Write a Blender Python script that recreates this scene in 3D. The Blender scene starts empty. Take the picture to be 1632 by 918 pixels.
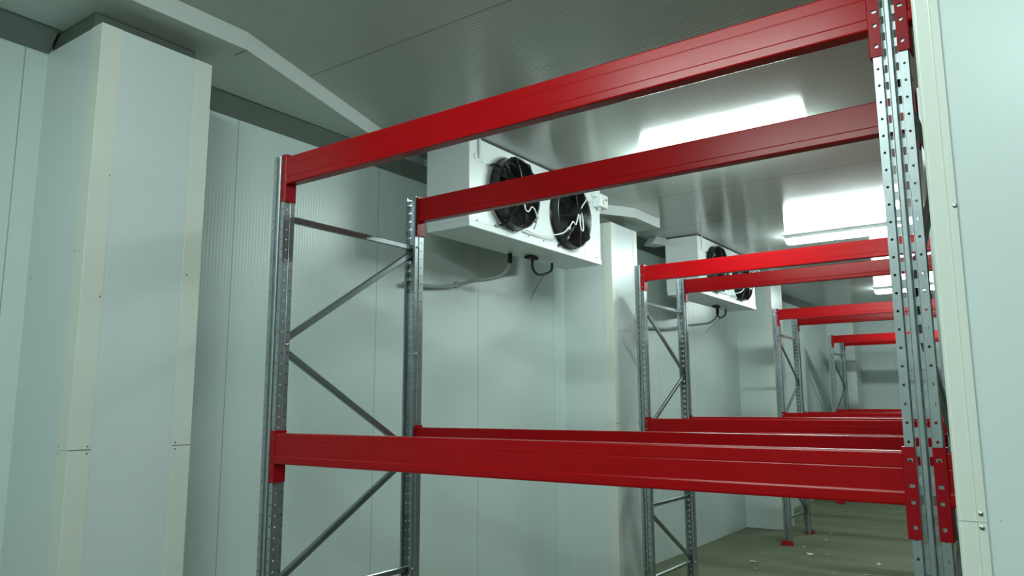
import bpy, math, random
from mathutils import Vector, Matrix
random.seed(7)
scene = bpy.context.scene
COL = scene.collection
PI = math.pi

# ------------------------------------------------------------------ helpers
class MB:
    def __init__(self):
        self.v = []; self.f = []
    def add(self, vs, fs):
        n = len(self.v)
        self.v += [tuple(p) for p in vs]
        self.f += [tuple(i + n for i in f) for f in fs]
    def quad(self, a, b, c, d):
        self.add([a, b, c, d], [(0, 1, 2, 3)])
    def box(self, x0, x1, y0, y1, z0, z1):
        self.add([(x0,y0,z0),(x1,y0,z0),(x1,y1,z0),(x0,y1,z0),(x0,y0,z1),(x1,y0,z1),(x1,y1,z1),(x0,y1,z1)],
                 [(0,3,2,1),(4,5,6,7),(0,1,5,4),(1,2,6,5),(2,3,7,6),(3,0,4,7)])
    def rbox(self, x0, x1, y0, y1, z0, z1, r):
        # box with softened edges: three stacked rings per end
        def ring(z, ins):
            a, b, c, d = x0+ins, x1-ins, y0+ins, y1-ins
            q = r*.6
            return [(a+q,c,z),(b-q,c,z),(b,c+q,z),(b,d-q,z),(b-q,d,z),(a+q,d,z),(a,d-q,z),(a,c+q,z)]
        rings = [ring(z0, r*.7), ring(z0+r*.7, 0), ring(z1-r*.7, 0), ring(z1, r*.7)]
        vs = sum(rings, []); fs = [tuple(reversed(range(8))), tuple(24+i for i in range(8))]
        for k in range(3):
            for i in range(8):
                j = (i+1) % 8
                fs.append((k*8+i, k*8+j, k*8+8+j, k*8+8+i))
        self.add(vs, fs)
    def prism(self, poly, z0, z1):
        n = len(poly)
        vs = [(x,y,z0) for x,y in poly] + [(x,y,z1) for x,y in poly]
        fs = [tuple(reversed(range(n))), tuple(range(n, 2*n))]
        for i in range(n):
            j = (i+1) % n
            fs.append((i, j, n+j, n+i))
        self.add(vs, fs)
    def sweep_x(self, prof, x0, x1, closed=True, caps=True):
        n = len(prof)
        vs = [(x0,y,z) for y,z in prof] + [(x1,y,z) for y,z in prof]
        fs = []
        for i in range(n if closed else n-1):
            j = (i+1) % n
            fs.append((i, j, n+j, n+i))
        if caps and closed:
            fs += [tuple(reversed(range(n))), tuple(range(n, 2*n))]
        self.add(vs, fs)
    def tube(self, pts, r, seg=8, smooth_n=0):
        P = [Vector(p) for p in pts]
        if smooth_n:
            Q = []
            for i in range(len(P)-1):
                p0 = P[max(i-1,0)]; p1 = P[i]; p2 = P[i+1]; p3 = P[min(i+2,len(P)-1)]
                for k in range(smooth_n):
                    t = k/smooth_n
                    Q.append(.5*((2*p1)+(p2-p0)*t+(2*p0-5*p1+4*p2-p3)*t*t+(3*p1-p0-3*p2+p3)*t**3))
            Q.append(P[-1]); P = Q
        vs = []; fs = []
        up = Vector((0,0,1))
        d0 = (P[1]-P[0]).normalized()
        if abs(d0.dot(up)) > .9: up = Vector((1,0,0))
        n1 = d0.cross(up).normalized()
        for i, p in enumerate(P):
            d = (P[min(i+1,len(P)-1)]-P[max(i-1,0)]).normalized()
            n1 = (n1 - d*n1.dot(d)).normalized(); n2 = d.cross(n1)
            for k in range(seg):
                a = 2*PI*k/seg
                vs.append(p + n1*(r*math.cos(a)) + n2*(r*math.sin(a)))
        for i in range(len(P)-1):
            for k in range(seg):
                j = (k+1) % seg
                fs.append((i*seg+k, i*seg+j, (i+1)*seg+j, (i+1)*seg+k))
        fs += [tuple(reversed(range(seg))), tuple((len(P)-1)*seg+k for k in range(seg))]
        self.add(vs, fs)
    def lathe_x(self, prof, cy, cz, seg=48):
        # prof: (x, radius) turned about the x axis through (cy, cz)
        vs = []; fs = []
        n = len(prof)
        for k in range(seg):
            a = 2*PI*k/seg
            for x, r in prof:
                vs.append((x, cy+r*math.cos(a), cz+r*math.sin(a)))
        for k in range(seg):
            m = (k+1) % seg
            for i in range(n-1):
                fs.append((k*n+i, m*n+i, m*n+i+1, k*n+i+1))
        self.add(vs, fs)
    def dome(self, c, axis, r, h, seg=10):
        c = Vector(c); ax = Vector(axis).normalized()
        u = ax.orthogonal().normalized(); w = ax.cross(u)
        vs = []; fs = []
        R = [(1,0),(.92,.45),(.6,.85)]
        for q, t in R:
            for k in range(seg):
                a = 2*PI*k/seg
                vs.append(c + (u*math.cos(a)+w*math.sin(a))*r*q + ax*h*t)
        vs.append(c+ax*h)
        for i in range(2):
            for k in range(seg):
                j = (k+1) % seg
                fs.append((i*seg+k, i*seg+j, (i+1)*seg+j, (i+1)*seg+k))
        for k in range(seg): fs.append((2*seg+k, 2*seg+(k+1)%seg, 3*seg))
        self.add(vs, fs)
    def strip(self, A, B, z0, pitch, n, hole=None):
        """vertical strip between plan points A and B in n cells; hole = (u, half_w, half_h, kind, z_off)"""
        A = Vector(A); B = Vector(B); L = (B-A).length; d = (B-A)/L
        def P(u, z): 
            q = A + d*u
            return (q.x, q.y, z)
        if hole is None:
            self.quad(P(0,z0), P(L,z0), P(L,z0+pitch*n), P(0,z0+pitch*n)); return
        u, hw, hh, kind, zo = hole
        for c in range(n):
            a = z0+c*pitch; b = a+pitch; m = a+zo
            out = [P(0,a),P(u,a),P(L,a),P(L,m),P(L,b),P(u,b),P(0,b),P(0,m)]
            k = .7071 if kind == 'round' else .93
            inn = [P(u-hw*k,m-hh*k),P(u,m-hh),P(u+hw*k,m-hh*k),P(u+hw,m),P(u+hw*k,m+hh*k),P(u,m+hh),P(u-hw*k,m+hh*k),P(u-hw,m)]
            self.add(out+inn, [(i,(i+1)%8,8+(i+1)%8,8+i) for i in range(8)])
    def build(self, name, mat, parent=None, smooth=False, loc=None):
        me = bpy.data.meshes.new(name)
        me.from_pydata(self.v, [], self.f)
        me.update()
        if smooth:
            for p in me.polygons: p.use_smooth = True
            try: me.set_sharp_from_angle(angle=math.radians(35))
            except Exception: pass
        if mat: me.materials.append(mat)
        o = bpy.data.objects.new(name, me)
        COL.objects.link(o)
        if parent: o.parent = parent
        if loc: o.location = loc
        return o

def empty(name, loc=(0,0,0), rz=0):
    o = bpy.data.objects.new(name, None); COL.objects.link(o)
    o.empty_display_size = .2
    o.location = loc; o.rotation_euler = (0,0,rz)
    return o
def tag(o, label, cat, group=None):
    o['label'] = label; o['category'] = cat; o['kind'] = 'thing'
    if group: o['group'] = group
    return o
def struct(o, label=None):
    o['kind'] = 'structure'
    if label: o['label'] = label
    return o
def kids(o): return [c for c in bpy.data.objects if c.parent == o]
def copy_tree(o, parent=None):
    c = o.copy(); COL.objects.link(c); c.parent = parent
    for ch in kids(o): copy_tree(ch, c)
    return c

# ------------------------------------------------------------------ materials
def new_mat(name):
    m = bpy.data.materials.new(name); m.use_nodes = True
    nt = m.node_tree
    return m, nt, nt.nodes['Principled BSDF']
def N(nt, t, **kw):
    n = nt.nodes.new(t)
    for k, v in kw.items(): setattr(n, k, v)
    return n
def math_node(nt, op, a, b=None):
    n = N(nt, 'ShaderNodeMath', operation=op)
    for i, v in enumerate((a, b)):
        if v is None: continue
        if isinstance(v, (int, float)): n.inputs[i].default_value = v
        else: nt.links.new(v, n.inputs[i])
    return n.outputs[0]
def mix_rgb(nt, fac, a, b, mode='MIX'):
    n = N(nt, 'ShaderNodeMix', data_type='RGBA', blend_type=mode)
    if isinstance(fac, (int, float)): n.inputs[0].default_value = fac
    else: nt.links.new(fac, n.inputs[0])
    for i, v in ((6, a), (7, b)):
        if isinstance(v, tuple): n.inputs[i].default_value = (*v, 1)
        else: nt.links.new(v, n.inputs[i])
    return n.outputs[2]
def world_axes(nt):
    g = N(nt, 'ShaderNodeNewGeometry'); s = N(nt, 'ShaderNodeSeparateXYZ')
    nt.links.new(g.outputs['Position'], s.inputs[0])
    return g.outputs['Position'], s.outputs

def panel_mat(name, base, axis, seam0=None, pitch=1.19, rib=.022, rough=.33, ribh=.00018, dirt=.07, seam_w=.0026, seam_col=(.33,.36,.33), coat=0.0):
    m, nt, b = new_mat(name)
    pos, ax = world_axes(nt)
    ns = N(nt, 'ShaderNodeTexNoise'); ns.inputs['Scale'].default_value = 1.3; ns.inputs['Detail'].default_value = 4
    nt.links.new(pos, ns.inputs['Vector'])
    col = mix_rgb(nt, ns.outputs['Fac'], tuple(c*(1-dirt) for c in base), base)
    c = ax[axis]
    if seam0 is not None:
        t = math_node(nt, 'DIVIDE', math_node(nt, 'SUBTRACT', c, seam0), pitch)
        fr = math_node(nt, 'FRACT', math_node(nt, 'ADD', t, 100.5))
        dd = math_node(nt, 'ABSOLUTE', math_node(nt, 'SUBTRACT', fr, .5))
        line = math_node(nt, 'LESS_THAN', dd, seam_w/pitch)
        col = mix_rgb(nt, line, col, seam_col)
        # neighbouring panels differ a touch in tone
        fl = math_node(nt, 'FLOOR', math_node(nt, 'ADD', t, 100.0))
        wn = N(nt, 'ShaderNodeTexWhiteNoise', noise_dimensions='1D'); nt.links.new(fl, wn.inputs['W'])
        col = mix_rgb(nt, math_node(nt, 'MULTIPLY', wn.outputs['Value'], .10), col, tuple(x*.75 for x in base))
    nt.links.new(col, b.inputs['Base Color'])
    b.inputs['Roughness'].default_value = rough
    b.inputs['Coat Weight'].default_value = coat
    b.inputs['Coat Roughness'].default_value = .12
    if rib:
        w = math_node(nt, 'SINE', math_node(nt, 'MULTIPLY', c, 2*PI/rib))
        bp = N(nt, 'ShaderNodeBump'); bp.inputs['Strength'].default_value = 1.0; bp.inputs['Distance'].default_value = ribh
        nt.links.new(w, bp.inputs['Height']); nt.links.new(bp.outputs[0], b.inputs['Normal'])
    return m

def plain(name, col, rough=.5, metal=0.0, spec=.5, var=.0, scale=8.0, bump=0.0):
    m, nt, b = new_mat(name)
    b.inputs['Roughness'].default_value = rough; b.inputs['Metallic'].default_value = metal
    b.inputs['Specular IOR Level'].default_value = spec
    tc = N(nt, 'ShaderNodeTexCoord')
    ns = N(nt, 'ShaderNodeTexNoise'); ns.inputs['Scale'].default_value = scale; ns.inputs['Detail'].default_value = 5
    nt.links.new(tc.outputs['Object'], ns.inputs['Vector'])
    c = mix_rgb(nt, ns.outputs['Fac'], tuple(x*(1-var) for x in col), tuple(min(1,x*(1+var)) for x in col))
    nt.links.new(c, b.inputs['Base Color'])
    if bump:
        bp = N(nt, 'ShaderNodeBump'); bp.inputs['Strength'].default_value = 1; bp.inputs['Distance'].default_value = bump
        nt.links.new(ns.outputs['Fac'], bp.inputs['Height']); nt.links.new(bp.outputs[0], b.inputs['Normal'])
    return m

WALL = (.665,.765,.745)
M = {}
M['wall'] = panel_mat('ribbed_white_wall_panel', WALL, 1, .37, 1.19)
M['wall_x'] = panel_mat('ribbed_white_end_wall_panel', WALL, 0, .25, 1.19)
M['pillar_y'] = panel_mat('white_pillar_panel', (.69,.765,.76), 1, None, rib=.022, rough=.3, ribh=.00012)
M['flash'] = plain('cream_flashing', (.73,.755,.69), .32, var=.02, scale=3)
M['ceiling'] = panel_mat('ribbed_ceiling_panel', (.52,.55,.52), 1, .50, 1.24, rib=.026, rough=.10, ribh=.00036, seam_w=.006, seam_col=(.30,.29,.22), dirt=.1)
M['soffit'] = plain('soffit_panel', (.66,.70,.68), .35, var=.03, scale=2)
M['shade_band'] = plain('painted_shade_band', (.15,.18,.16), .6, var=.08, scale=3)  # dark tone stands in for the shade along the wall top
M['gap_shade'] = plain('pillar_gap_shade', (.10,.12,.10), .7, var=.08, scale=3)  # dark tone stands in for shade between cladding and soffit
M['red'] = plain('red_enamel', (.335,.0008,.003), .27, var=.10, scale=5, spec=.22)
M['red_dull'] = plain('red_connector_enamel', (.31,.0010,.006), .36, var=.10, scale=14, spec=.22)
M['zinc'] = plain('galvanised_steel', (.42,.46,.475), .38, metal=.9, var=.22, scale=16)
M['zinc_dark'] = plain('galvanised_brace', (.33,.37,.38), .32, metal=.92, var=.16, scale=10)
M['cooler'] = plain('white_powder_coat', (.80,.83,.84), .38, var=.02, scale=3)
M['cooler_grey'] = plain('cooler_side_panel', (.72,.76,.77), .42, var=.02, scale=3)
M['black'] = plain('black_fan_plastic', (.009,.012,.012), .32, var=.2)
M['black_gloss'] = plain('black_fan_blade', (.006,.009,.009), .2, var=.2)
M['cable'] = plain('white_cable', (.78,.80,.74), .5)
M['hose'] = plain('black_rubber_hose', (.015,.017,.017), .5, var=.2)
M['pipe'] = plain('grey_plastic_pipe', (.36,.40,.38), .45, var=.06)
M['yellow'] = plain('yellow_sticker', (.65,.55,.08), .5)
M['ink'] = plain('dark_print', (.03,.035,.03), .5)
M['screw'] = plain('bright_screw', (.55,.56,.55), .25, metal=1, var=.1)
M['paper'] = plain('white_paper', (.72,.74,.66), .7, var=.06)
M['chip'] = plain('pale_wood_chip', (.55,.53,.36), .7, var=.12)
M['seal'] = plain('joint_sealant', (.20,.21,.17), .7)

# concrete floor
m, nt, b = new_mat('olive_concrete'); M['floor'] = m
pos, ax = world_axes(nt)
mp = N(nt, 'ShaderNodeMapping'); mp.inputs['Scale'].default_value = (.45,1.6,1); nt.links.new(pos, mp.inputs['Vector'])
n1 = N(nt, 'ShaderNodeTexNoise'); n1.inputs['Scale'].default_value = 1.1; n1.inputs['Detail'].default_value = 7; n1.inputs['Roughness'].default_value = .62
nt.links.new(mp.outputs[0], n1.inputs['Vector'])
n2 = N(nt, 'ShaderNodeTexNoise'); n2.inputs['Scale'].default_value = 22; n2.inputs['Detail'].default_value = 4; nt.links.new(pos, n2.inputs['Vector'])
cr = N(nt, 'ShaderNodeValToRGB'); cr.color_ramp.elements[0].position = .33; cr.color_ramp.elements[1].position = .68
cr.color_ramp.elements[0].color = (.090,.100,.052,1); cr.color_ramp.elements[1].color = (.20,.215,.125,1)
nt.links.new(n1.outputs['Fac'], cr.inputs[0])
c = mix_rgb(nt, math_node(nt, 'MULTIPLY', n2.outputs['Fac'], .45), cr.outputs[0], (.10,.11,.075))
nt.links.new(c, b.inputs['Base Color']); b.inputs['Roughness'].default_value = .55; b.inputs['Specular IOR Level'].default_value = .3
bp = N(nt, 'ShaderNodeBump'); bp.inputs['Distance'].default_value = .002; nt.links.new(n2.outputs['Fac'], bp.inputs['Height']); nt.links.new(bp.outputs[0], b.inputs['Normal'])

LAMP = 112.0
m, nt, b = new_mat('lit_diffuser'); M['lamp'] = m
b.inputs['Base Color'].default_value = (.9,.95,.92,1)
b.inputs['Emission Color'].default_value = (.81,1.0,.955,1); b.inputs['Emission Strength'].default_value = LAMP

# ------------------------------------------------------------------ setting
XW, ZC, ZS, ZCLAD = -.95, 3.75, 3.65, 3.55
Y0, Y1, X1 = -6.0, 15.6, 9.0
mb = MB(); mb.box(XW-.12, X1+.12, Y0-.12, Y1+.12, -.1, 0); struct(mb.build('floor', M['floor']), 'olive grey stained concrete floor')
mb = MB(); mb.box(XW-.12, X1+.12, Y0-.12, Y1+.12, ZC, ZC+.1); struct(mb.build('ceiling', M['ceiling']), 'fine-ribbed glossy panel ceiling')
mb = MB(); mb.box(XW-.1, XW, Y0, Y1, 0, ZC); struct(mb.build('wall_left', M['wall']), 'white ribbed insulated panel wall behind the racks')
mb = MB(); mb.box(XW, X1, Y1, Y1+.1, 0, ZC); struct(mb.build('wall_far', M['wall_x']), 'white panel end wall')
mb = MB(); mb.box(X1, X1+.1, Y0, Y1, 0, ZC); struct(mb.build('wall_right', M['wall']))
mb = MB(); mb.box(XW, X1, Y0-.1, Y0, 0, ZC); struct(mb.build('wall_near', M['wall_x']))

# angled strip where wall meets soffit / ceiling, shade put into its dark colour
def shade_band(y0, y1, ztop, a=.10):
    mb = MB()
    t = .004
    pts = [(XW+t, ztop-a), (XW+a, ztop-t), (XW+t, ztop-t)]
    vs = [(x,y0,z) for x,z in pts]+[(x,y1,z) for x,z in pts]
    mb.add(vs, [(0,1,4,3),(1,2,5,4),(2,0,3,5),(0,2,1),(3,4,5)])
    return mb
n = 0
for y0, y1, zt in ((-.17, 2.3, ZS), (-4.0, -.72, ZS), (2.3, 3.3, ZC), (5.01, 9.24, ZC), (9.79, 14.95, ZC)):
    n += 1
    struct(shade_band(y0, y1, zt).build('edge_strip_%d' % n, M['shade_band']), 'dark band of painted shade along the top of the panel wall')

# soffits boxed under the ceiling around the first two pillars
def soffit(poly):
    mb = MB(); mb.prism(poly, ZS, ZC-.001)
    o = struct(mb.build('soffit', M['soffit']), 'white boxed soffit under the ceiling around a pillar')
    return o
soffit([(XW,-4.0),(-.292,-4.0),(-.292,-.05),(XW,2.05)])
soffit([(XW,3.30),(-.281,4.43),(-.281,5.01),(XW,5.01)])
# mitre joint under the first soffit
mb = MB(); mb.box(-.40,-.292,-.052,-.046, ZS-.0015, ZS); struct(mb.build('edge_strip_6', M['seal']), 'thin joint line under the soffit')

def pillar(x0, x1, y0, y1, ztop, label, gap_shade=True, strip=.09, faces='-y+x', screws=True):
    mb = MB(); mb.box(x0, x1, y0, y1, 0, ztop)
    o = struct(mb.build('pillar', M['pillar_y']), label)
    if gap_shade:
        k = MB(); k.box(x0, x1-.12, y0+.02, y1-.02, ztop-.02, ZS)  # fills the gap over the cladding, its shade put into the colour
        k.build('pillar_gap_shade', M['gap_shade'], o)
    t = .003
    def flashing(cx, cy, sx, sy, w):
        # L-shaped corner flashing, joined at 1.64 m
        for za, zb in ((.0, 1.639), (1.642, ztop)):
            q = MB()
            L = [(cx-sx*w,cy+sy*t),(cx+sx*t*.4,cy+sy*t),(cx+sx*t,cy+sy*t*.4),(cx+sx*t,cy-sy*w),(cx-sx*.001,cy-sy*w),(cx-sx*.001,cy-sy*.001),(cx-sx*w,cy-sy*.001)]
            if sx*sy > 0: L.reverse()
            q.prism(list(reversed(L)) if sx*sy < 0 and False else L, za, zb)
            q.build('corner_flashing', M['flash'], o)
    return o, flashing

def screw(o, p, axis, r=.006, h=.003):
    q = MB(); q.dome(p, axis, r, h)
    if r > .005:
        p = Vector(p)+Vector(axis)*h
        # cross recess
    return q.build('screw', M['screw'], o, smooth=True)

PX = -.41
names = ['white panel-clad pillar in front of the first rack frame, with cream corner flashings',
         'white panel-clad pillar beside the first air cooler, under a boxed soffit',
         'white panel-clad pillar behind the third rack row',
         'white panel-clad pillar beyond the last rack row']
for i, (py, zt) in enumerate(((-.72, ZCLAD), (4.15, ZCLAD+.02), (9.24, ZC), (14.95, ZC))):
    o, fl = pillar(XW-.02, PX, py, py+.55, zt, names[i], gap_shade=(i < 2))
    fl(PX, py, 1, -1, .09); fl(PX, py+.55, 1, 1, .09)
    if i < 2:
        for yy, zz in ((py+.075,1.655),(py+.075,1.625),(py+.475,1.655),(py+.475,1.625),(py+.08,1.05),(py+.47,1.0),(py+.08,2.3),(py+.48,2.45),(py+.08,2.85)):
            screw(o, (PX+.003, yy, zz), (1,0,0), .0045, .0025)
        for xx, zz in ((PX-.08,1.655),(PX-.08,1.625),(PX-.08,2.5),(XW+.05,2.42),(XW+.05,1.64)):
            screw(o, (xx, py-.003, zz), (0,-1,0), .0045, .0025)
        q = MB(); q.box(PX, PX+.0034, py, py+.09, 1.638, 1.643); q.box(PX, PX+.0034, py+.46, py+.55, 1.638, 1.643)
        q.build('flashing_joint', M['seal'], o)

# pillar beside the camera: only its cream corner and flat face show
FX, FY = 2.8155, -.72
o, fl = pillar(FX, FX+.55, FY, FY+.55, ZC, 'pale white pillar face at the edge of the view, with screwed cream corner flashing', gap_shade=False)
mbw = MB(); 
for za, zb in ((0,1.6215),(1.6225,ZC-.002)):
    q = MB()
    prof = [(FX-.003,FY+.045),(FX-.003,FY+.004),(FX+.001,FY-.002),(FX+.004,FY-.003),(FX+.0245,FY-.003),(FX+.0265,FY-.0036),(FX+.0285,FY-.003),(FX+.0415,FY-.003),(FX+.0415,FY-.0001),(FX,FY-.0001),(FX,FY+.045)]
    q.prism(prof, za, zb); q.build('corner_flashing', M['flash'], o)
def on_face(px, py):
    pass
for zz in (2.177, 1.636, 1.613):
    screw(o, (FX+.0335 if zz < 2 else FX+.0385, FY-.003, zz), (0,-1,0), .0042, .0025)
screw(o, (FX+.062, FY, 1.627), (0,-1,0), .0012, .0006)

# small white boxing up at the ceiling beside the second cooler
mb = MB()
q0 = [(-.80,5.82),(-.66,5.76),(-.61,5.915),(-.74,5.92)]; q1 = [(-.83,5.76),(-.69,5.68),(-.61,5.905),(-.76,5.92)]
mb.add([(x,y,3.748) for x,y in q0]+[(x,y,3.655) for x,y in q1], [(0,1,2,3),(7,6,5,4),(0,4,5,1),(1,5,6,2),(2,6,7,3),(3,7,4,0)])
tag(mb.build('ceiling_box', M['cooler']), 'small pale box fixed up at the ceiling beside the second air cooler', 'box')

# ------------------------------------------------------------------ rack uprights and frames
UW, UD, H = .090, .068, 3.05
def upright_mesh(rear_holes):
    mb = MB(); h = UW/2; n = 61; p = .05; HR = .0040 if rear_holes else .0056
    mb.strip((-h,0), (-h+.022,0), 0, p, n, (.011,HR,HR,'round',.025))
    mb.strip((-h+.022,0), (-h+.025,.012), 0, p, n)
    mb.strip((-h+.025,.012), (-h+.0355,.012), 0, p, n, (.0052,.0042,.0125,'slot',.012+.0125))
    mb.strip((-h+.0355,.012), (-.0075,.001), 0, p, n)
    mb.strip((-.0075,.001), (-.005,-.001), 0, p, n)
    mb.strip((-.005,-.001), (.005,-.001), 0, p, n)
    mb.strip((.005,-.001), (.0075,.001), 0, p, n)
    mb.strip((.0075,.001), (h-.0355,.012), 0, p, n)
    mb.strip((h-.0355,.012), (h-.025,.012), 0, p, n, (.0052,.0042,.0125,'slot',.012+.0125))
    mb.strip((h-.025,.012), (h-.022,0), 0, p, n)
    mb.strip((h-.022,0), (h,0), 0, p, n, (.011,HR,HR,'round',.025))
    for s in (-1, 1):
        mb.strip((s*h,0), (s*h,.036), 0, p, n, (.020,.0044,.0044,'round',.025))
        mb.strip((s*h,.036), (s*(h-.004),.042), 0, p, n)
        if rear_holes: mb.strip((s*(h-.004),.042), (s*(h-.004),UD), 0, p, n, (.014,.0044,.0044,'round',.025))
        else: mb.strip((s*(h-.004),.042), (s*(h-.004),UD), 0, p, n)
        mb.strip((s*(h-.004),UD), (s*(h-.016),UD), 0, p, n)
        mb.strip((s*(h-.016),UD), (s*(h-.016),UD-.010), 0, p, n)
    return mb
up_near = upright_mesh(True).build('upright', M['zinc']).data
up_far = upright_mesh(False).build('upright', M['zinc']).data
for o in [o for o in bpy.data.objects if o.name.startswith('upright')]: bpy.data.objects.remove(o)
up_near.name = 'upright_slotted'; up_far.name = 'upright_plain_rear'

def foot_mb():
    mb = MB()
    # tapered red foot with a flat base plate
    mb.box(-.075,.075,-.080,-.002,0,.006)
    a = [(-.075,-.080),(.075,-.080),(.075,-.002),(-.075,-.002)]; b_ = [(-.058,-.050),(.058,-.050),(.058,-.002),(-.058,-.002)]
    vs = [(x,y,.006) for x,y in a]+[(x,y,.050) for x,y in b_]
    mb.add(vs, [(0,1,5,4),(1,2,6,5),(2,3,7,6),(3,0,4,7),(4,5,6,7)])
    mb.box(-UW/2,UW/2,0,UD,0,.005)
    return mb
foot_me = foot_mb().build('foot', M['red_dull']); fm = foot_me.data; bpy.data.objects.remove(foot_me)

def bar_mb(p0, p1, w=.032, d=.022, t=.004):
    """C-section brace between two points in the y-z plane (x fixed); open side towards -x, w in plane"""
    p0 = Vector(p0); p1 = Vector(p1); L = (p1-p0).length; e = (p1-p0)/L
    xx = Vector((1,0,0)); nn = e.cross(xx).normalized()
    if nn.z < 0: nn = -nn
    mb = MB(); r = .004
    prof = [(-d/2,-w/2),(d/2-r,-w/2),(d/2,-w/2+r),(d/2,w/2-r),(d/2-r,w/2),(-d/2,w/2),(-d/2,w/2-.008),(-d/2+t,w/2-.008),(-d/2+t,w/2-t),(d/2-t,w/2-t),(d/2-t,-w/2+t),(-d/2+t,-w/2+t),(-d/2+t,-w/2+.008),(-d/2,-w/2+.008)]
    k = len(prof)
    vs = [p0+xx*a+nn*b for a, b in prof]+[p1+xx*a+nn*b for a, b in prof]
    fs = [(i,(i+1)%k,k+(i+1)%k,k+i) for i in range(k)]
    mb.add(vs, fs)
    return mb

q = MB(); q.dome((0,0,0), (1,0,0), .008, .006); q = q.build('bolt', M['screw'], smooth=True); bolt_me = q.data; bpy.data.objects.remove(q)
FD = 1.006           # depth of a frame, outer face to outer face
def frame(x, y, height, flip, label):
    """x = centre of the uprights, y = outer face of the near one"""
    r = empty('rack_upright', (x, y, 0))
    tag(r, label, 'rack frame', 'upright rack frames')
    for me, yy, rz in ((up_near, 0, 0), (up_far, FD, PI)):
        u = bpy.data.objects.new('slotted_post', me); COL.objects.link(u); u.parent = r
        u.location = (0, yy, .004); u.rotation_euler = (0,0,rz); u.scale = (1,1,(height-.004)/H)
        f = bpy.data.objects.new('foot', fm); COL.objects.link(f); f.parent = u
        f.scale = (1,1,H/height); f.location = (0,0,-.003)
    a, b = .050, FD-.050
    def bar(n, z0, z1):
        bar_mb((0,a,z0), (0,b,z1)).build(n, M['zinc_dark'], r)
    bar('horizontal_brace', 2.735, 2.735)
    zz = [2.70, 2.125, 1.555, .975]
    def dz(z0, z1):   # z0 at one side, z1 at the other
        if flip: bar('diagonal_brace', z1, z0)
        else: bar('diagonal_brace', z0, z1)
    dz(2.705, 2.125); dz(1.57, 2.095); dz(1.535, 1.0)
    bar('horizontal_brace', .928, .928)
    dz(.885, .345); bar('horizontal_brace', .315, .315)
    # brace bolts through the uprights
    for z in (2.735, 2.11, 1.55, .928, .315):
        for yy in (.052, FD-.052):
            b = bpy.data.objects.new('bolt', bolt_me); COL.objects.link(b); b.parent = r; b.location = (UW/2-.004, yy, z)
    return r

BL = 2.627
ROWS = [(0.0, 3.028, 1.696), (3.981, 3.064, 1.690), (8.14, 3.072, 1.690), (12.78, 3.06, 1.692)]
ROWX = [0, 0, 0, -.355]
ordn = ['first', 'second', 'third', 'fourth']
where = ['the front rack row', 'the second rack row', 'the third rack row', 'the rack row by the end wall']
for i, (y, zt, zl) in enumerate(ROWS):
    frame(ROWX[i]-UW/2, y, zt+.012, i == 0, 'galvanised steel rack frame on the panel-wall end of ' + where[i])
    frame(ROWX[i]+BL+.004+UW/2, y, zt+.012, i == 0, 'galvanised steel rack frame at the aisle end of ' + where[i])

# ------------------------------------------------------------------ beams
def beam_profile():
    return [(.005,0),(.0015,-.0015),(0,-.005),(0,-.040),(.0007,-.0415),(.0007,-.0435),(0,-.045),(0,-.103),(-.0028,-.108),(-.0028,-.134),(-.001,-.1385),(.003,-.140),
            (.047,-.140),(.051,-.1385),(.0525,-.134),(.0525,-.108),(.050,-.103),(.050,-.005),(.0485,-.0015),(.045,0)]
bar_m = MB(); bar_m.sweep_x(beam_profile(), .004, BL-.004)
bar_o = bar_m.build('box_section', M['red']); bar_me = bar_o.data; bpy.data.objects.remove(bar_o)
def connector_mb(s):
    """end connector; s=+1 at the beam's x=0 end, -1 mirrored"""
    mb = MB(); z0, hh = -.2245, .2365
    T = .004
    def X(x): return s*x
    # front flange with four holes, wraps onto the upright face (y<0)
    cells = [(-.2245,.0665,.030,'round'),(-.158,.048,.0275,'round'),(-.110,.044,.0215,'slot'),(-.066,.078,.0445,'slot')]
    for zb, ch, zo, kind in cells:
        mb.strip((X(-.027),-.0045), (X(.0035),-.0045), zb, ch, 1, (.0135,.007 if kind=='slot' else .006,.0048 if kind=='slot' else .006,kind,zo))
    mb.strip((X(.0035),-.0045), (X(.006),-.002), z0, hh, 1)
    mb.strip((X(.006),-.002), (X(.006),.062), z0, hh, 1)
    mb.strip((X(.006),.062), (X(.001),.062), z0, hh, 1)
    mb.strip((X(.001),.062), (X(.001),.0), z0, hh, 1)
    mb.strip((X(-.027),-.001), (X(-.027),-.0045), z0, hh, 1)
    # top and bottom edges
    for z in (z0, z0+hh):
        mb.quad((X(.001),-.001,z),(X(.006),-.002,z),(X(.006),.062,z),(X(.001),.062,z))
        mb.quad((X(-.027),-.0045,z),(X(.0035),-.0045,z),(X(.001),-.001,z),(X(-.027),-.001,z))
    return mb
con_a = connector_mb(1).build('end_connector', M['red_dull']); con_b = connector_mb(-1).build('end_connector', M['red_dull'])
ca, cb = con_a.data, con_b.data
bpy.data.objects.remove(con_a); bpy.data.objects.remove(con_b)
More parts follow.
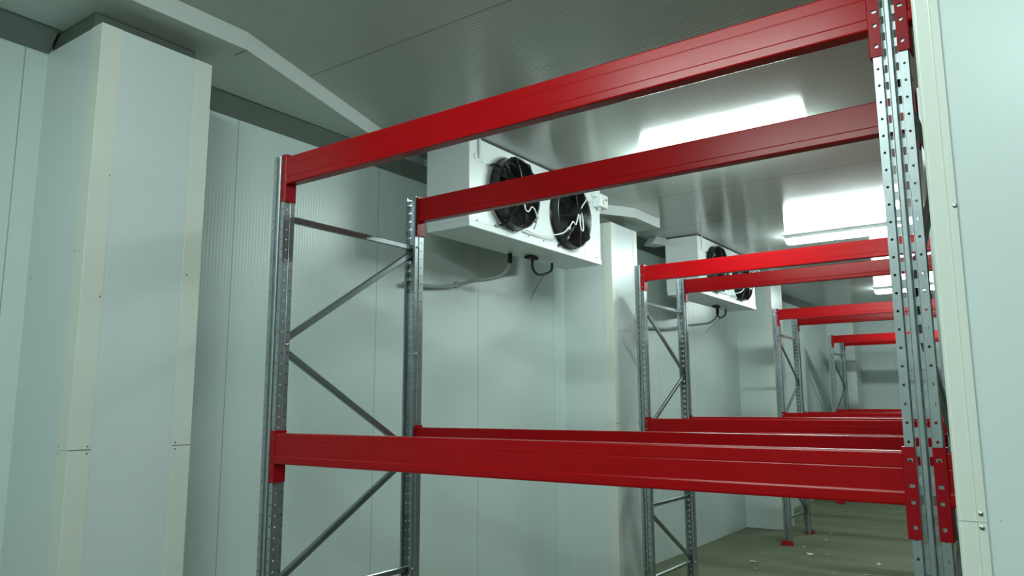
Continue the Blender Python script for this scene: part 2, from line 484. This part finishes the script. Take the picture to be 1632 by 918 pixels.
# small bent rail of the safety clip
def beam(x, y, z, rz, label):
    r = empty('rack_beam', (x, y, z), rz)
    tag(r, label, 'rack beam', 'red rack beams')
    for nm, me, lx in (('box_section', bar_me, 0), ('end_connector', ca, 0), ('end_connector', cb, BL)):
        o = bpy.data.objects.new(nm, me); COL.objects.link(o); o.parent = r; o.location = (lx,0,0)
    return r
for i, (y, zt, zl) in enumerate(ROWS):
    for z, hi in ((zt, 'top'), (zl, 'lower')):
        beam(ROWX[i]+.002, y, z, 0, 'red steel %s beam on the near side of %s' % (hi, where[i]))
        beam(ROWX[i]+.002+BL, y+FD, z, PI, 'red steel %s beam on the far side of %s' % (hi, where[i]))
x2 = BL+.004+UW+.002
beam(x2, 0, ROWS[0][1], 0, 'red steel top beam of the next bay, mostly hidden behind the pale pillar')
beam(x2, 0, ROWS[0][2], 0, 'red steel lower beam of the next bay, mostly hidden behind the pale pillar')

# ------------------------------------------------------------------ ceiling lamps
def lamp(x0, x1, y, label):
    r = empty('ceiling_lamp', ((x0+x1)/2, y, ZC))
    tag(r, label, 'lamp', 'long ceiling lamps')
    L = (x1-x0)/2
    mb = MB(); mb.rbox(-L, L, -.06, .06, -.045, 0, .008); mb.build('housing', M['cooler_grey'], r)
    # rounded diffuser trough with tapered ends
    mb = MB(); seg = 10; vs = []; fs = []
    xs = [(-L+.004,.25),(-L+.012,.7),(-L+.035,.95),(-L+.07,1),(L-.07,1),(L-.035,.95),(L-.012,.7),(L-.004,.25)]
    for x, s in xs:
        for k in range(seg+1):
            a = PI*k/seg
            vs.append((x, -math.cos(a)*.055*(.6+.4*s), -.045-math.sin(a)*.065*s))
    w = seg+1
    for i in range(len(xs)-1):
        for k in range(seg): fs.append((i*w+k, i*w+k+1, (i+1)*w+k+1, (i+1)*w+k))
    fs += [tuple(range(w)), tuple(reversed(range((len(xs)-1)*w, len(xs)*w)))]
    mb.add(vs, fs); mb.build('diffuser', M['lamp'], r, smooth=True)
    return r
lamp(.46, 1.72, 3.05, 'long glowing ceiling lamp over the aisle behind the front rack row')
lamp(.55, 1.82, 6.68, 'long glowing ceiling lamp in front of the third rack row')
lamp(.60, 1.86, 11.75, 'long glowing ceiling lamp over the rack row closest to the end wall')
lamp(.95, 2.20, -1.9, 'long glowing ceiling lamp behind the viewpoint')
lamp(2.9, 4.15, -3.9, 'long glowing ceiling lamp behind the viewpoint by the pale pillar')

# ------------------------------------------------------------------ evaporator coolers
def cooler(x, y, z, L, Hc, D, label):
    r = empty('air_cooler', (x, y, z)); tag(r, label, 'air cooler', 'ceiling air coolers')
    mb = MB(); mb.rbox(-D, 0, 0, L, .045, Hc, .006)
    cas = mb.build('casing', M['cooler'], r)
    mb = MB(); mb.rbox(-D+.01, .006, -.004, L+.006, 0, .047, .006)
    tray = mb.build('drip_tray', M['cooler'], r)
    q = MB()
    for k in range(9): q.dome((.006, .09+k*(L-.18)/8, .058), (1,0,0), .006, .004, 8)
    q.build('screw', M['hose'], cas, smooth=True)
    # hanging brackets at the front corners
    for yy in (.115, L-.13):
        q = MB(); q.box(0, .012, yy-.010, yy+.010, Hc-.15, Hc+.012); q.box(.012,.0135, yy-.003, yy+.003, Hc-.14, Hc-.0)
        q.box(0, .004, yy-.055, yy+.055, Hc-.17, Hc-.12)
        q.build('hanging_bracket', M['cooler_grey'], r)
    for cy, cz in ((.525, .345), (1.345*L/1.92, .335)):
        R = .270
        sh = MB()
        sh.lathe_x([(0,R+.012),(.012,R+.006),(.030,R),(.075,R),(.078,R-.008),(.03,R-.010),(.004,R-.012)], cy, cz, 56)
        sh.lathe_x([(.0045,R-.005),(.0045,.001)], cy, cz, 40)
        for k in range(4):
            a = PI/4+k*PI/2+.25
            e = Vector((0, math.cos(a), math.sin(a)))
            c0 = Vector((0,cy,cz))
            sh.tube([c0+e*(R+.045)+Vector((.006,0,0)), c0+e*(R+.05)+Vector((.03,0,0)), c0+e*(R+.02)+Vector((.07,0,0)), c0+e*(R-.03)+Vector((.085,0,0))], .0085, 6, 3)
        fan = sh.build('fan', M['black'], r, smooth=True)
        g = MB()
        for k in range(15):
            rr = .085+k*(R-.085)/14.0
            xx = .112-.030*(rr/R)**2
            pts = [(xx, cy+rr*math.cos(t*2*PI/40), cz+rr*math.sin(t*2*PI/40)) for t in range(41)]
            g.tube(pts, .0019, 4)
        for k in range(8):
            a = k*PI/4+.2
            g.tube([(.114, cy+.08*math.cos(a), cz+.08*math.sin(a)), (.106, cy+.18*math.cos(a), cz+.18*math.sin(a)), (.080, cy+(R+.004)*math.cos(a), cz+(R+.004)*math.sin(a)), (.03, cy+(R+.008)*math.cos(a), cz+(R+.008)*math.sin(a))], .0042, 6)
        g.build('fan_guard', M['black'], fan)
        h = MB(); h.lathe_x([(.02,.085),(.10,.082),(.118,.066),(.122,.03),(.122,.0005)], cy, cz, 28)
        h.build('motor', M['black_gloss'], fan, smooth=True)
        bl = MB()
        for k in range(5):
            a0 = k*2*PI/5+.5; vs = []; fs = []
            for i in range(7):
                rr = .075+i*(R-.025-.075)/6
                for j in range(5):
                    a = a0 + .30*(i/6)**1.3 + (j/4)*.78
                    vs.append((.018+.050*(j/4), cy+rr*math.cos(a), cz+rr*math.sin(a)))
            for i in range(6):
                for j in range(4): fs.append((i*5+j, i*5+j+1, (i+1)*5+j+1, (i+1)*5+j))
            bl.add(vs, fs)
        bl.build('fan_blades', M['black_gloss'], fan, smooth=True)
    s = L/1.92
    def cab(pts, n=5):
        q = MB(); q.tube([(px, (py-1.794)*s, pz-3.065) for px, py, pz in pts], .0058, 6, n)
        q.build('fan_cable', M['cable'], r, smooth=True)
    X = .122
    cab([(X,2.30,3.41),(X,2.31,3.325),(X,2.326,3.275),(X,2.368,3.269),(X,2.411,3.312),(X,2.454,3.296),(X-.01,2.497,3.245),(X-.03,2.515,3.207),(.06,2.53,3.17)])
    cab([(.03,2.47,3.156),(.02,2.638,3.150),(.04,2.749,3.160),(.09,2.913,3.205),(X,2.974,3.271),(X,3.025,3.318),(X,3.065,3.299),(X,3.097,3.354),(X,3.115,3.40)])
    cab([(X,3.139,3.40),(X,3.137,3.351),(X+.01,3.136,3.285),(X+.012,3.157,3.262),(X+.01,3.178,3.285),(X,3.186,3.367),(X,3.17,3.42)])
    cab([(X,3.17,3.46),(X,3.185,3.487),(X,3.24,3.537),(.09,3.306,3.574),(.05,3.36,3.60),(.03,3.52,3.61)])
    # junction box beside the second fan
    jb = MB(); jb.rbox(.0,.075,1.80*s,1.945*s,.515,.635,.008); jb.rbox(.0,.05,1.755*s,1.84*s,.60,.675,.006)
    j = jb.build('junction_box', M['cooler'], r)
    q = MB(); q.box(.075,.0758,1.845*s,1.872*s,.540,.580); q.build('sticker', M['yellow'], j)
    q = MB(); q.box(.075,.0758,1.885*s,1.922*s,.585,.597); q.build('printed_mark', M['ink'], j)
    q = MB()
    q.tube([(.04,1.84*s,.515),(.04,1.84*s,.49)], .011, 8); q.build('cable_gland', M['cooler_grey'], j, smooth=True)
    return r
cooler(-.29, 1.794, 3.065, 1.92, .672, .40, 'large white two-fan air cooler under the ceiling behind the front rack row')
cooler(-.235, 5.93, 3.065, 2.00, .672, .40, 'white two-fan air cooler under the ceiling behind the second rack row')

def hose_loop(x, y, z, s, label):
    r = empty('hose_loop', (x-.26, y+1.36*s, z-.002)); tag(r, label, 'hose', 'black hose loops')
    q = MB()
    q.tube([(0,-.15*s,-.008),(0,-.17*s,-.035),(0,-.16*s,-.105),(0,-.085*s,-.142),(0,.03*s,-.120),(0,.13*s,-.075),(0,.14*s,-.008)], .011, 8, 5)
    q.build('hose', M['hose'], r, smooth=True)
    q = MB(); q.rbox(-.03,.03,-.25*s,-.12*s,-.025,0,.006); q.build('hose_hanger', M['hose'], r)
    q = MB(); q.tube([(0,.01*s,-.13),(-.1,.10*s,-.16),(-.25,.24*s,-.22),(-.38,.36*s,-.28)], .0025, 5, 5)
    q.build('thin_wire', M['hose'], r, smooth=True)
hose_loop(-.29, 1.794, 3.0615, 1, 'black hose loop hanging under the large front air cooler')
hose_loop(-.235, 5.93, 3.0615, 1.04, 'black hose loop hanging under the second air cooler')

def drain(dx, dy, s, label):
    P = [(-.33,0.96,-.006),(-.33,.962,-.062),(-.35,.958,-.128),(-.41,.925,-.193),(-.48,.855,-.222),(-.56,.74,-.245),(-.62,.61,-.29),(-.625,.37,-.330),(-.625,.0,-.352)]
    pts = [(-.29+dx+x if k < 5 else max(-.29+x,-.934), 1.794+dy+.96+(y-.96)*s, 3.065+z) for k, (x, y, z) in enumerate(P)]
    r = empty('drain_pipe', pts[-1]); tag(r, label, 'pipe', 'cooler drain pipes')
    o = Vector(pts[-1])
    q = MB(); q.tube([Vector(p)-o for p in pts[1:]], .015, 10, 6); q.build('pipe_run', M['pipe'], r, smooth=True)
    q = MB(); q.tube([Vector(pts[0])-o, Vector(pts[1])-o, Vector(pts[2])*.35+Vector(pts[1])*.65-o], .020, 10, 2); q.build('pipe_fitting', M['hose'], r, smooth=True)
    q = MB(); c0 = Vector(pts[6])-o; q.rbox(c0.x-.016, c0.x+.018, c0.y-.012, c0.y+.012, c0.z-.022, c0.z+.03, .004); q.build('pipe_hanger', M['pipe'], r)
    return r
DP = None
drain(0, 0, 1.0, 'grey drain pipe curving from the large cooler down along the panel wall')
drain(.055, 4.62, 1.45, 'grey drain pipe curving from the second cooler down along the panel wall')

# ------------------------------------------------------------------ scraps on the floor
def scrap(x, y, w, h, mat, rz, label, cat='scrap'):
    n = 5; vs = []; fs = []
    for i in range(n):
        for j in range(n):
            u, v = i/(n-1)-.5, j/(n-1)-.5
            t = 1-.55*abs(v)*(1 if u > 0 else .4)
            vs.append((u*w*t+random.uniform(-.08,.08)*w*.4, v*h+random.uniform(-.1,.1)*h*.4, .002+abs(random.gauss(0,.22))*min(w,h)*.7))
    for i in range(n-1):
        for j in range(n-1): fs.append((i*n+j, (i+1)*n+j, (i+1)*n+j+1, i*n+j+1))
    mb = MB(); mb.add(vs, fs)
    o = mb.build('paper_scrap' if mat is M['paper'] else 'wood_chip', mat, None, loc=(x,y,0)); o.rotation_euler = (0,0,rz)
    return tag(o, label, cat, 'scraps on the floor')
scrap(.37, 7.61, .075, .09, M['paper'], .6, 'torn white paper scrap, largest on the floor by the red foot')
scrap(.17, 8.07, .04, .03, M['paper'], .2, 'small bright white scrap on the floor beside the red foot')
scrap(-.06, 6.79, .08, .05, M['chip'], .9, 'pale yellowish chip on the floor near the second rack frame')
scrap(.09, 6.45, .07, .03, M['chip'], .1, 'thin pale sliver on the floor near the second rack frame')
scrap(.29, 8.75, .06, .04, M['chip'], 1.2, 'small tan chip on the floor between the third frame uprights')
scrap(.56, 7.75, .07, .03, M['chip'], .4, 'small tan chip on the floor beyond the torn white paper')
scrap(1.16, 7.45, .06, .05, M['paper'], .3, 'small white scrap on the open floor well away from the frames')
scrap(1.16, 6.80, .08, .03, M['chip'], .8, 'pale chip on the open floor below the front lower beam')
scrap(.22, 9.30, .035, .03, M['paper'], .8, 'tiny white speck of paper on the floor beyond the third frame')

# ------------------------------------------------------------------ world, camera
w = bpy.data.worlds.new('dim_room_air'); scene.world = w; w.use_nodes = True
w.node_tree.nodes['Background'].inputs[0].default_value = (.5,.6,.58,1)
w.node_tree.nodes['Background'].inputs[1].default_value = .03

cam = bpy.data.cameras.new('camera'); co = bpy.data.objects.new('camera', cam); COL.objects.link(co)
yaw, pitch, roll = math.radians(35.374), math.radians(8.671), math.radians(-.274)
fw = Vector((-math.sin(yaw)*math.cos(pitch), math.cos(yaw)*math.cos(pitch), math.sin(pitch)))
r0 = Vector((math.cos(yaw), math.sin(yaw), 0)); u0 = r0.cross(fw)
R = r0*math.cos(roll)+u0*math.sin(roll); U = -r0*math.sin(roll)+u0*math.cos(roll)
mt = Matrix(((R.x,U.x,-fw.x,2.973),(R.y,U.y,-fw.y,-2.279),(R.z,U.z,-fw.z,1.826),(0,0,0,1)))
co.matrix_world = mt
cam.sensor_width = 36; cam.lens = 36*1208.8/1632; cam.clip_start = .05; cam.clip_end = 100
scene.camera = co
scene.view_settings.view_transform = 'Standard'
scene.view_settings.look = 'None'
scene.view_settings.exposure = 0
scene.view_settings.gamma = 1
